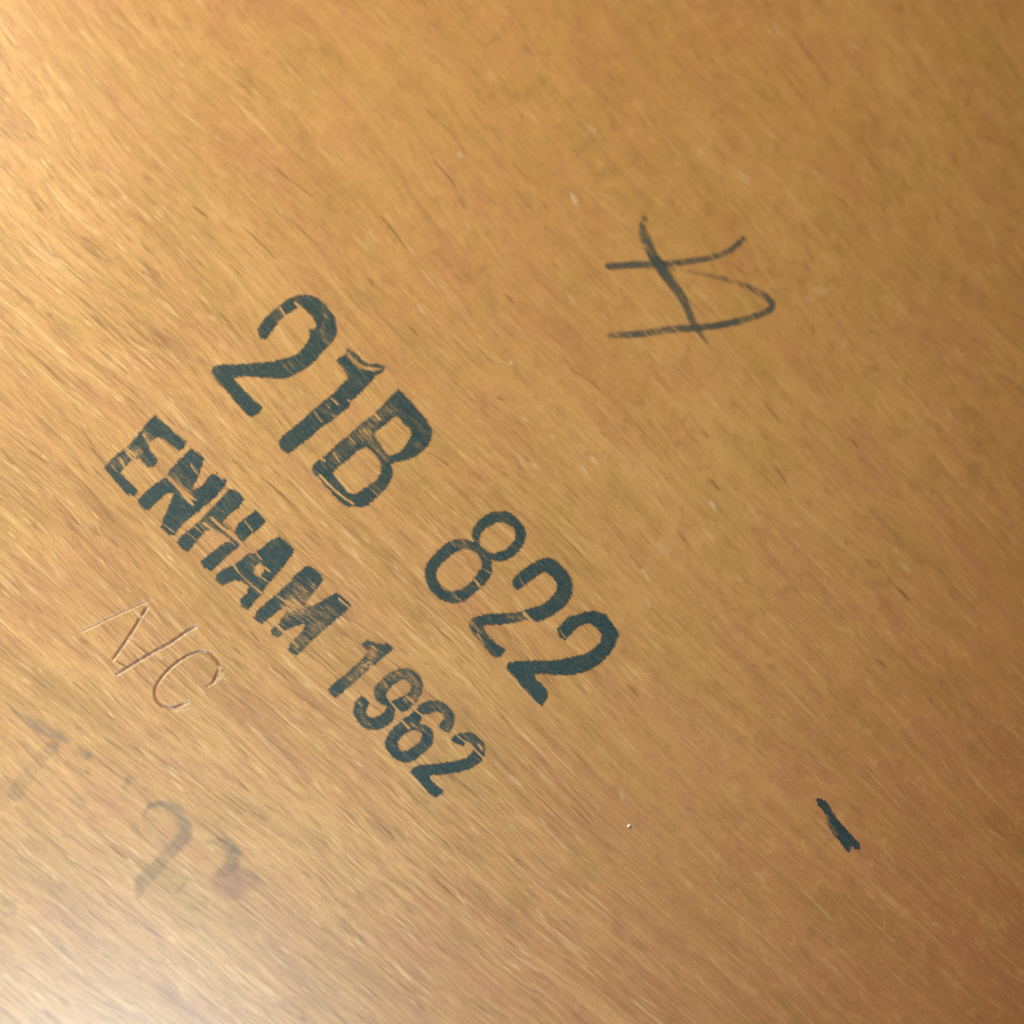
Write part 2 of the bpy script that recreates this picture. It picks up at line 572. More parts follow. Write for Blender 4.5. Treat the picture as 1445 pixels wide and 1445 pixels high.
me = new_mesh('board_face', V[used], remap[main], WOOD)
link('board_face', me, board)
names = {0: ('engraved_letter', 'thin letter N cut into the wood'), 1: ('engraved_slash', 'slash stroke cut into the wood'),
         2: ('engraved_letter', 'letter C cut into the wood')}
# vertex normals of the whole surface, so the cut characters join the face without a seam
gxn, gyn = np.gradient(Z, xs, ys)
NRM = np.stack([-gxn, -gyn, np.ones_like(Z)], -1)
NRM /= np.linalg.norm(NRM, axis=-1, keepdims=True)
NRM = NRM.reshape(-1, 3)
me.normals_split_custom_set_from_vertices(NRM[used].tolist())
for ci in range(3):
    fc = Q[fid == ci]
    u = np.zeros(len(V), bool)
    u[fc.ravel()] = True
    rm = np.cumsum(u) - 1
    m2 = new_mesh(names[ci][0], V[u], rm[fc], WOOD, {'groove_shade': np.clip(-V[u][:, 2] / GROOVE_DEPTH, 0, 1)})  # deeper parts of the cut get more painted shade
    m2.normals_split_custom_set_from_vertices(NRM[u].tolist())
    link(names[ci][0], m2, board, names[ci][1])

# rounded rim, sides and back of the board
rings = []
for dz, ins in ((0.0, BEV), (-BEV * 0.3, BEV * 0.3), (-BEV, 0.0), (-THICK + BEV, 0.0), (-THICK + BEV * 0.3, BEV * 0.3), (-THICK, BEV)):
    a, b = HX - ins, HY - ins
    n = 60
    t = np.linspace(-1, 1, n, endpoint=False)
    ring = np.vstack([np.column_stack([t * a, np.full(n, -b)]), np.column_stack([np.full(n, a), t * b]),
                      np.column_stack([-t * a, np.full(n, b)]), np.column_stack([np.full(n, -a), -t * b])])
    rings.append(np.column_stack([ring, np.full(len(ring), dz)]))
m = len(rings[0])
V2 = np.vstack(rings + [np.array([[0, 0, -THICK]])])
F2 = []
for r in range(5):
    for i in range(m):
        j = (i + 1) % m
        F2.append((r * m + i, (r + 1) * m + i, (r + 1) * m + j))
        F2.append((r * m + i, (r + 1) * m + j, r * m + j))
for i in range(m):
    F2.append((5 * m + i, 6 * m, 5 * m + (i + 1) % m))
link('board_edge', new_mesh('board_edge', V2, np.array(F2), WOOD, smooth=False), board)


# ------------------------------------------------------------------ ink marks
def ink_patch(name, label, mat, sd_fn, dens_fn, bbox, z, step=1.0, margin=2.5, kind=None):
    x0, y0, x1, y1 = bbox
    gx_ = np.arange(x0 - margin - step, x1 + margin + step, step)
    gy_ = np.arange(y0 - margin - step, y1 + margin + step, step)
    PX, PY = np.meshgrid(gx_, gy_, indexing='ij')
    sd = sd_fn(PX, PY)
    dn = dens_fn(PX, PY)
    keep = sd < margin
    fk = keep[:-1, :-1] | keep[1:, :-1] | keep[1:, 1:] | keep[:-1, 1:]
    I = np.arange(PX.size).reshape(PX.shape)
    Q = np.stack([I[:-1, :-1], I[:-1, 1:], I[1:, 1:], I[1:, :-1]], -1)[fk]
    q = board_xy(np.stack([PX, PY], -1)).reshape(-1, 2)
    V = np.column_stack([q, np.full(len(q), z)])
    u = np.zeros(len(V), bool)
    u[Q.ravel()] = True
    rm = np.cumsum(u) - 1
    me = new_mesh(name, V[u], rm[Q], mat, {'sd': sd.ravel()[u], 'coverage': dn.ravel()[u]})
    return link(name, me, board, label, kind)


ZI = 0.00002
ZC_ = ZC = Zoom(130, 570, 380)


def glyph(name, label, zoom, outer, holes=(), dens=0.9, gaps=(), fades=(), mat=None, smooth=True):
    """gaps: (points, width, strength) bare lines; fades: (points, width, density loss), soft"""
    mat = mat or INK
    outs = [smooth_closed(zoom(o), lim=0.9 if zoom is ZC_ else 0.6) for o in ([outer] if not isinstance(outer[0], list) else outer)]
    hol = [smooth_closed(zoom(o)) for o in holes]

    def sd_fn(X, Y):
        s = np.minimum.reduce([poly_sd(X, Y, o) for o in outs])
        for o in hol:
            s = np.maximum(s, -poly_sd(X, Y, o))
        return s

    def dens_fn(X, Y):
        d = np.full(X.shape, float(dens))
        for pts, w, st in fades:
            q = seg_dist(X, Y, smooth_open(zoom(pts))) / (w * zoom.k / 2)
            d -= st * np.exp(-q * q)
        for pts, w, st in gaps:
            q = seg_dist(X, Y, smooth_open(zoom(pts))) / (w * zoom.k / 2 + 0.25)
            d -= st * 1.15 * np.exp(-q * q * 0.8)
        return d
    A = np.vstack(outs)
    return ink_patch(name, label, mat, sd_fn, dens_fn, (*A.min(0), *A.max(0)), ZI)


ZA = Zoom(280, 390, 360)
glyph('stamped_digit', 'large digit 2 starting the stamp 21B', ZA,
      [(340, 300), (365, 255), (410, 205), (460, 165), (520, 125), (580, 105), (640, 112), (700, 145), (745, 195), (775, 250),
       (783, 310), (765, 360), (735, 395), (700, 430), (665, 475), (610, 520), (560, 545), (500, 572), (440, 578), (370, 572),
       (300, 568), (235, 568), (200, 580), (240, 625), (290, 675), (335, 720), (358, 740), (345, 770), (310, 795), (280, 785),
       (230, 730), (170, 660), (115, 600), (75, 535), (90, 510), (140, 500), (200, 500), (270, 497), (340, 490), (400, 485),
       (450, 475), (510, 460), (560, 440), (590, 410), (620, 370), (632, 335), (625, 300), (660, 300), (668, 270), (645, 225),
       (610, 190), (570, 165), (545, 185), (500, 215), (460, 250), (430, 290), (400, 335), (375, 360), (350, 345)],
      gaps=[([(462, 178), (500, 235)], 12, 1), ([(548, 150), (575, 178)], 10, 1)],
      fades=[([(425, 190), (460, 250)], 60, .35), ([(690, 150), (720, 220), (700, 320), (740, 380)], 40, .30), ([(500, 500), (540, 520)], 50, .3),
             ([(560, 120), (600, 130)], 60, .25)])
glyph('stamped_digit', 'digit 1 in the stamp 21B, worn at its flag', ZA,
      [(850, 405), (880, 430), (905, 455), (930, 480), (970, 498), (1020, 495), (1055, 515), (1040, 545), (1005, 560), (985, 590),
       (945, 630), (910, 665), (870, 705), (850, 740), (800, 780), (750, 820), (700, 850), (650, 895), (600, 935), (550, 975),
       (515, 1000), (485, 990), (460, 960), (460, 925), (500, 885), (560, 840), (620, 785), (670, 740), (720, 700), (770, 660),
       (810, 615), (850, 575), (835, 545), (810, 510), (780, 480), (800, 460), (830, 445)],
      gaps=[([(752, 690), (790, 725)], 9, .8), ([(655, 765), (700, 825)], 8, .8), ([(720, 720), (745, 745)], 8, .6), ([(845, 700), (880, 720)], 8, .8),
            ([(850, 440), (872, 470), (905, 500), (950, 522), (1030, 525)], 17, .55)],
      fades=[([(845, 430), (880, 475), (930, 508), (1000, 525)], 34, .35), ([(690, 740), (760, 790)], 60, .30)])
glyph('stamped_letter', 'large letter B ending the stamp 21B', ZA,
      [(1130, 640), (1165, 665), (1200, 710), (1240, 755), (1285, 805), (1318, 860), (1318, 915), (1290, 970), (1240, 1010),
       (1180, 1040), (1110, 1052), (1090, 1070), (1100, 1110), (1080, 1170), (1045, 1215), (1000, 1260), (950, 1300), (915, 1305),
       (880, 1300), (850, 1305), (800, 1270), (750, 1220), (700, 1165), (650, 1110), (645, 1080), (670, 1050), (710, 1020),
       (750, 985), (800, 940), (860, 890), (920, 835), (980, 790), (1030, 745), (1080, 690)],
      holes=[[(1130, 795), (1160, 830), (1195, 860), (1205, 900), (1180, 945), (1150, 985), (1090, 1015), (1060, 1000), (1030, 950),
              (1000, 905), (1005, 880), (1060, 840), (1100, 800)],
             [(950, 965), (980, 985), (1020, 1030), (1035, 1080), (1030, 1120), (1000, 1160), (950, 1195), (895, 1230), (850, 1225),
              (810, 1185), (780, 1140), (760, 1115), (790, 1080), (850, 1035), (900, 990)]],
      dens=0.86,
      gaps=[([(690, 1130), (740, 1180), (800, 1235), (875, 1290)], 12, 1), ([(990, 775), (1025, 810)], 9, .9), ([(680, 1020), (715, 1045)], 9, .9),
            ([(765, 1000), (800, 1050)], 6, .6), ([(960, 1190), (1015, 1240)], 7, .7), ([(850, 905), (890, 950)], 6, .6)],
      fades=[([(1090, 740), (960, 850), (840, 960), (760, 1030)], 90, .34), ([(960, 890), (1060, 1030)], 60, .40), ([(1190, 780), (1270, 900), (1200, 1000)], 60, .12)])

ZB = Zoom(580, 700, 320)
glyph('stamped_digit', 'digit 8 starting the stamped number 822', ZB,
      [(540, 100), (600, 98), (650, 120), (700, 170), (730, 225), (725, 280), (700, 330), (660, 375), (610, 405), (560, 415),
       (520, 405), (510, 440), (515, 480), (495, 525), (450, 580), (400, 620), (350, 660), (290, 682), (220, 670), (160, 635),
       (115, 585), (90, 520), (92, 460), (120, 410), (160, 360), (210, 315), (260, 285), (320, 275), (370, 285), (400, 290),
       (388, 250), (400, 200), (440, 150), (490, 115)],
      holes=[[(570, 165), (620, 180), (660, 215), (668, 260), (640, 305), (600, 340), (550, 360), (505, 365), (470, 340),
              (440, 305), (435, 265), (460, 220), (510, 185)],
             [(340, 335), (390, 345), (425, 370), (450, 420), (445, 460), (410, 510), (380, 545), (330, 590), (275, 605),
              (220, 600), (180, 560), (160, 510), (170, 460), (215, 410), (270, 365)]],
      gaps=[([(405, 535), (440, 580)], 14, .8), ([(455, 460), (505, 490)], 7, .7), ([(255, 290), (285, 325)], 8, .7)],
      fades=[([(310, 285), (350, 320)], 60, .45), ([(560, 110), (590, 160)], 50, .35), ([(420, 320), (490, 400)], 50, .28), ([(350, 580), (420, 570)], 60, .2)])
glyph('stamped_digit', 'middle digit 2 of the stamped number 822', ZB,
      [(650, 535), (680, 500), (720, 465), (770, 430), (820, 405), (880, 395), (930, 420), (980, 470), (1015, 520), (1028, 580),
       (1020, 640), (980, 700), (930, 740), (880, 770), (800, 800), (740, 785), (690, 800), (620, 810), (540, 820), (465, 822),
       (455, 830), (480, 875), (530, 930), (600, 980), (580, 1015), (545, 1028), (510, 1005), (470, 960), (430, 910), (385, 860),
       (370, 815), (390, 780), (440, 765), (500, 752), (570, 750), (640, 745), (710, 735), (780, 710), (840, 690), (890, 650),
       (925, 600), (930, 560), (910, 530), (880, 500), (850, 480), (800, 510), (760, 540), (720, 570), (680, 598), (655, 580)],
      gaps=[([(718, 745), (765, 795)], 15, .9), ([(690, 520), (715, 560)], 8, .6), ([(425, 880), (470, 945)], 8, .6)],
      fades=[([(380, 800), (430, 880)], 60, .40), ([(620, 770), (710, 770)], 50, .35), ([(930, 640), (980, 640)], 60, .2)])
glyph('stamped_digit', 'last digit 2 of the stamped number 822', ZB,
      [(930, 850), (960, 815), (1010, 770), (1070, 755), (1130, 735), (1190, 738), (1240, 755), (1265, 790), (1300, 835),
       (1320, 875), (1310, 920), (1290, 970), (1250, 1020), (1200, 1070), (1150, 1100), (1080, 1125), (1000, 1140), (920, 1138),
       (840, 1130), (785, 1135), (800, 1170), (850, 1215), (870, 1260), (860, 1300), (830, 1340), (790, 1300), (740, 1250),
       (690, 1190), (640, 1130), (605, 1090), (620, 1065), (670, 1055), (740, 1052), (820, 1050), (900, 1050), (980, 1035),
       (1060, 1018), (1110, 1005), (1160, 975), (1200, 935), (1215, 890), (1200, 855), (1160, 825), (1130, 810), (1080, 825),
       (1040, 855), (1010, 890), (985, 918), (950, 895)],
      dens=0.98, gaps=[([(950, 855), (985, 905)], 8, .6)],
      fades=[([(830, 1080), (850, 1110)], 50, .35), ([(780, 1170), (810, 1200)], 40, .3)])

glyph('stamped_letter', 'letter E starting the stamped word ENHAM', ZC,
      [(340, 60), (390, 105), (450, 160), (505, 205), (500, 230), (465, 255), (430, 225), (380, 185), (345, 175), (305, 210),
       (310, 250), (350, 295), (335, 335), (300, 340), (260, 300), (225, 290), (170, 345), (150, 375), (200, 420), (245, 465),
       (225, 495), (190, 485), (130, 420), (65, 345), (100, 300), (150, 260), (210, 210), (260, 150), (300, 95)],
      dens=.9, gaps=[([(275, 165), (300, 205), (335, 250)], 11, .5), ([(180, 235), (230, 280)], 7, .6), ([(150, 290), (180, 350)], 7, .5)],
      fades=[([(250, 250), (160, 300), (110, 330)], 80, .45), ([(290, 170), (320, 210)], 60, .4)])
glyph('stamped_letter', 'letter N in the stamped word ENHAM', ZC,
      [(530, 240), (570, 265), (600, 290), (590, 330), (570, 390), (545, 440), (535, 465), (590, 440), (630, 385), (670, 370),
       (720, 410), (710, 440), (660, 500), (600, 550), (540, 600), (480, 650), (440, 705), (410, 700), (370, 660), (385, 610),
       (410, 560), (430, 500), (440, 480), (400, 480), (340, 530), (300, 575), (265, 550), (245, 520), (280, 480), (340, 430),
       (400, 390), (420, 350), (470, 300)],
      dens=.95, gaps=[([(385, 375), (450, 440), (540, 540)], 11, .9), ([(530, 330), (570, 380)], 8, .8), ([(470, 450), (560, 520)], 9, .7),
                      ([(375, 640), (440, 690)], 8, .8), ([(660, 375), (700, 400)], 8, .6)],
      fades=[([(450, 360), (530, 470)], 90, .35), ([(430, 400), (520, 520)], 50, .3)])
glyph('stamped_letter', 'letter H in the stamped word ENHAM', ZC,
      [(740, 455), (790, 480), (812, 515), (790, 550), (740, 590), (710, 620), (700, 640), (760, 690), (790, 640), (840, 600),
       (880, 570), (930, 630), (900, 665), (850, 700), (800, 745), (780, 770), (730, 810), (680, 860), (640, 895), (600, 880),
       (580, 850), (640, 800), (700, 755), (735, 725), (700, 700), (650, 670), (610, 680), (580, 710), (550, 750), (515, 790),
       (480, 775), (455, 740), (490, 700), (540, 660), (590, 610), (650, 550), (700, 500)],
      dens=.92, gaps=[([(640, 610), (700, 665), (770, 720)], 10, .9), ([(600, 640), (680, 700), (730, 735)], 8, .8), ([(740, 680), (800, 745)], 13, 1),
                      ([(820, 630), (860, 680)], 8, .8), ([(510, 690), (560, 730)], 8, .7), ([(540, 650), (590, 690)], 6, .6)],
      fades=[([(590, 620), (740, 730)], 90, .35), ([(670, 790), (700, 830)], 40, .25)])
glyph('stamped_letter', 'letter A in the stamped word ENHAM', ZC,
      [(1005, 710), (1050, 750), (1085, 785), (1060, 830), (1010, 890), (960, 950), (930, 985), (910, 1020), (870, 1060),
       (840, 1105), (800, 1085), (795, 1050), (830, 1020), (840, 980), (800, 950), (760, 945), (740, 955), (700, 975), (665, 945),
       (665, 920), (710, 885), (770, 860), (830, 810), (890, 790), (950, 740)],
      holes=[[(900, 850), (930, 880), (920, 905), (890, 925), (865, 905), (875, 875)]],
      gaps=[([(755, 860), (800, 920), (910, 1015)], 10, 1), ([(875, 795), (905, 830)], 9, .9), ([(870, 905), (960, 965)], 8, .8), ([(930, 880), (950, 900)], 8, .7)],
      fades=[([(860, 830), (900, 960)], 60, .22)])
glyph('stamped_letter', 'faded letter M ending the stamped word ENHAM', ZC,
      [(1165, 865), (1210, 900), (1240, 940), (1215, 980), (1180, 1020), (1155, 1060), (1140, 1090), (1200, 1075), (1260, 1040),
       (1310, 1015), (1360, 1050), (1390, 1085), (1340, 1130), (1270, 1190), (1200, 1250), (1140, 1310), (1095, 1350),
       (1050, 1320), (1070, 1280), (1130, 1220), (1140, 1185), (1100, 1185), (1040, 1215), (1000, 1255), (965, 1240), (960, 1210),
       (1000, 1175), (1040, 1120), (1030, 1095), (1000, 1110), (960, 1140), (910, 1180), (870, 1150), (880, 1120), (930, 1070),
       (990, 1020), (1050, 965), (1110, 900)],
      dens=.88, gaps=[([(970, 1170), (1040, 1240), (1100, 1300)], 12, .9), ([(1325, 1045), (1385, 1095)], 10, .9), ([(990, 1030), (1050, 1070)], 9, .8)],
      fades=[([(1100, 960), (1050, 1100), (1000, 1200)], 80, .25), ([(1060, 1090), (1200, 1130), (1270, 1130), (1120, 1290)], 110, .42), ([(1170, 1000), (1100, 1090)], 90, .25)])

ZD = Zoom(440, 880, 260)
glyph('stamped_digit', 'faded digit 1 starting the stamped year 1962', ZD,
      [(435, 128), (480, 145), (540, 160), (600, 160), (640, 190), (620, 215), (570, 255), (520, 300), (490, 325), (450, 330),
       (440, 365), (390, 410), (320, 470), (250, 530), (190, 580), (155, 560), (128, 520), (170, 470), (240, 420), (310, 355),
       (370, 300), (420, 250), (440, 225), (415, 190), (395, 165)],
      dens=.80, gaps=[([(420, 330), (455, 300), (490, 340)], 12, .5)],
      fades=[([(480, 200), (440, 300), (300, 430)], 90, .45), ([(480, 230), (540, 220)], 70, .15)])
glyph('stamped_digit', 'digit 9 in the stamped year 1962', ZD,
      [(720, 350), (790, 365), (840, 410), (868, 460), (865, 530), (840, 585), (790, 640), (745, 680), (705, 695), (660, 665),
       (650, 700), (640, 745), (600, 790), (540, 825), (470, 832), (400, 810), (350, 755), (328, 690), (335, 630), (360, 590),
       (395, 570), (430, 600), (445, 640), (425, 675), (430, 710), (470, 735), (520, 730), (560, 700), (590, 660), (580, 640),
       (530, 620), (495, 575), (492, 510), (530, 460), (590, 400), (650, 365)],
      holes=[[(710, 440), (760, 455), (780, 490), (760, 540), (710, 570), (650, 600), (615, 605), (580, 570), (590, 530), (640, 480)]],
      dens=.85, gaps=[([(605, 600), (700, 710)], 11, .9), ([(740, 570), (800, 630)], 10, .8), ([(550, 440), (600, 490)], 8, .5)],
      fades=[([(520, 560), (600, 430), (720, 390), (820, 450), (820, 560)], 90, .38), ([(380, 620), (400, 740), (440, 790)], 60, .35), ([(740, 600), (820, 590)], 60, .3)])
glyph('stamped_digit', 'digit 6 in the stamped year 1962', ZD,
      [(960, 605), (1020, 615), (1080, 660), (1115, 720), (1110, 790), (1080, 845), (1060, 858), (1015, 835), (990, 800),
       (1020, 765), (1045, 740), (1020, 700), (970, 690), (920, 705), (880, 715), (850, 760), (850, 790), (900, 800), (940, 840),
       (950, 900), (930, 960), (880, 1010), (820, 1060), (760, 1085), (700, 1080), (640, 1050), (590, 990), (575, 930),
       (590, 880), (640, 820), (690, 775), (730, 740), (790, 700), (840, 650), (890, 615)],
      holes=[[(800, 835), (850, 850), (865, 880), (840, 930), (790, 970), (730, 1000), (690, 985), (675, 940), (690, 900), (740, 860)]],
      dens=.92, gaps=[([(700, 755), (760, 820)], 12, .9), ([(800, 670), (880, 735)], 14, 1), ([(870, 830), (940, 880)], 6, .4)],
      fades=[([(900, 660), (1000, 650), (1080, 760), (1040, 840)], 80, .40), ([(780, 790), (860, 820)], 60, .50), ([(690, 800), (620, 900)], 60, .2)])
glyph('stamped_digit', 'digit 2 ending the stamped year 1962', ZD,
      [(1090, 910), (1130, 875), (1190, 855), (1250, 860), (1310, 895), (1350, 940), (1355, 1000), (1340, 1060), (1290, 1110),
       (1220, 1145), (1140, 1165), (1060, 1178), (980, 1185), (925, 1190), (935, 1225), (980, 1270), (1030, 1310), (1010, 1340),
       (965, 1365), (930, 1340), (880, 1280), (820, 1215), (775, 1165), (800, 1130), (850, 1112), (930, 1105), (1010, 1095),
       (1090, 1085), (1160, 1070), (1220, 1050), (1260, 1010), (1280, 970), (1240, 930), (1200, 925), (1185, 960), (1150, 945),
       (1115, 930)],
      dens=.98, gaps=[([(1140, 880), (1240, 955), (1350, 1060)], 9, .9), ([(1120, 1090), (1180, 1160)], 5, .5), ([(1310, 950), (1330, 980)], 14, .9)],
      fades=[([(1200, 880), (1330, 960), (1270, 1080)], 90, .32)])


# pen strokes
def pen(name, label, zoom, pts, widths, denss, mat, z, power=1.0):
    A = smooth_open(zoom(pts), 8)
    wk = np.linspace(0, 1, len(widths))
    dk = np.linspace(0, 1, len(denss))
    cache = {}

    def base(X, Y):
        if 'd' not in cache:
            cache['d'] = seg_dist(X, Y, A, True)
        return cache['d']

    def sd_fn(X, Y):
        d, t = base(X, Y)
        return d - np.interp(t, wk, widths) * zoom.k / 2 

    def dens_fn(X, Y):
        d, t = base(X, Y)
        return np.interp(t, dk, denss) * power * (0.84 if mat is PEN else 1.0)
    w = max(widths) * zoom.k / 2
    return ink_patch(name, None, mat, sd_fn, dens_fn, (A[:, 0].min() - w, A[:, 1].min() - w, A[:, 0].max() + w, A[:, 1].max() + w), z)


ZG = Zoom(830, 280, 300)
pen('pen_stroke', 'slanting pen stroke crossing the other two', ZG,
    [(380, 135), (368, 200), (388, 275), (430, 370), (485, 460), (560, 565), (625, 650), (670, 740), (715, 845), (775, 930), (830, 1015)],
    [34, 62, 66, 66, 60, 50, 46, 36, 22], [.55, .62, .9, 1.05, .9, .72, .66, .55, .15], PEN, ZI + 0.00001)
pen('pen_stroke', 'upper pen stroke curling up at its right end', ZG,
    [(135, 462), (300, 452), (440, 448), (600, 438), (740, 420), (860, 395), (960, 355), (1052, 278)],
    [44, 44, 44, 42, 40, 40, 38, 36], [.72, .78, .65, .62, .72, .55, .62, .8], PEN, ZI)
pen('pen_stroke', 'long looped pen stroke bent round at the right', ZG,
    [(540, 478), (640, 490), (800, 520), (950, 555), (1080, 600), (1180, 650), (1245, 710), (1235, 755), (1150, 795), (1020, 835),
     (870, 865), (720, 880), (560, 890), (400, 915), (280, 925), (150, 930)],
    [24, 28, 32, 36, 40, 42, 44, 42, 44, 46, 44, 42], [.12, .22, .35, .42, .5, .85, .6, 1.0, .72, .7, .45, .75, .35], PEN, ZI + 0.000005)

ZH = Zoom(1120, 1100, 120)
glyph('ink_blot', 'small dark ink blot with a forked lower end', ZH,
      [(380, 340), (430, 330), (480, 340), (550, 380), (600, 460), (650, 540), (720, 640), (800, 740), (880, 840), (960, 920),
       (1050, 1010), (1110, 1080), (1120, 1180), (1060, 1180), (985, 1130), (965, 1165), (965, 1225), (900, 1200), (820, 1120),
       (760, 1010), (700, 960), (640, 870), (580, 780), (560, 640), (520, 560), (450, 470), (400, 410)],
      dens=1.15, fades=[([(560, 640), (620, 800), (720, 930)], 130, .75), ([(900, 1000), (980, 1120)], 60, .4)], mat=BLOT)

# faded stamp in the glare at the lower left
ZF = Zoom(0, 990, 380)


def faint(label, pts, widths, denss, mat=FAINT, z=ZI, name='faded_stamp_mark'):
    return pen(name, label, ZF, pts, widths, denss, mat, z, 0.60)


faint('faint grey flag of a nearly vanished stamped digit', [(60, 50), (140, 95), (240, 150), (320, 185), (365, 212)], [16, 40, 62, 55, 18], [.28, .40, .42, .5, .45])
faint('faint grey stem of a nearly vanished stamped digit', [(290, 235), (200, 330), (130, 420), (75, 500)], [60, 74, 80, 80], [.3, .05, .10, .24], z=ZI + 0.000004)
faint('first of two faint grey dots', [(415, 272), (475, 292)], [34, 40], [.25, .4])
faint('second of two faint grey dots, lower right', [(690, 415), (672, 455)], [30, 38], [.35, .28])
faint('faint grey hooked digit in the faded stamp', [(800, 560), (860, 545), (930, 575), (985, 640), (1000, 700), (955, 765), (890, 830), (830, 900), (765, 965), (745, 1040)],
      [16, 30, 44, 60, 70, 72, 72, 72, 80, 36], [.6, .52, .5, .45, .40, .28, .26, .36, .32, .25])
faint('barely visible left side of the rounded loop', [(800, 562), (775, 610), (790, 670), (850, 730), (900, 790)], [14, 20, 24, 24, 30], [.5, .3, .2, .2, .2], z=ZI + 0.000002)
faint('short faint bar crossing the hooked digit', [(850, 860), (950, 930), (1000, 960), (950, 1020)], [30, 30, 24, 20], [.24, .32, .25, .25], z=ZI + 0.000004)
faint('faint grey curl at the end of the faded stamp', [(1120, 750), (1200, 762), (1250, 815), (1245, 875), (1185, 925)], [24, 60, 74, 74, 50], [.2, .38, .46, .46, .34])
faint('faint purple smear below the grey curl', [(1190, 960), (1260, 965), (1330, 960)], [120, 190, 120], [.34, .46, .32], PURPLE, ZI + 0.00001, 'purple_smear')
faint('grey smudge near the left edge', [(10, 1060), (60, 1110), (40, 1130)], [60, 80, 50], [.2, .26, .15], z=ZI, name='smudge')

# ------------------------------------------------------------------ open pores and pale scuffs read off the photograph
def cuts(name, mat, z, items, cover):
    for pts, w, dn in items:
        w = w * 0.75 if mat is PORE else w
        A = smooth_open(np.array(pts, float), 4)

        def sd_fn(X, Y, A=A, w=w):
            d, t = seg_dist(X, Y, A, True)
            return d - w / 2 * np.sqrt(np.clip(4 * t * (1 - t), 0.02, 1))

        def dens_fn(X, Y, dn=dn):
            return np.full(X.shape, dn * cover)
        ink_patch(name, None, mat, sd_fn, dens_fn, (A[:, 0].min() - w, A[:, 1].min() - w, A[:, 0].max() + w, A[:, 1].max() + w), z, 1.0, 2.0)


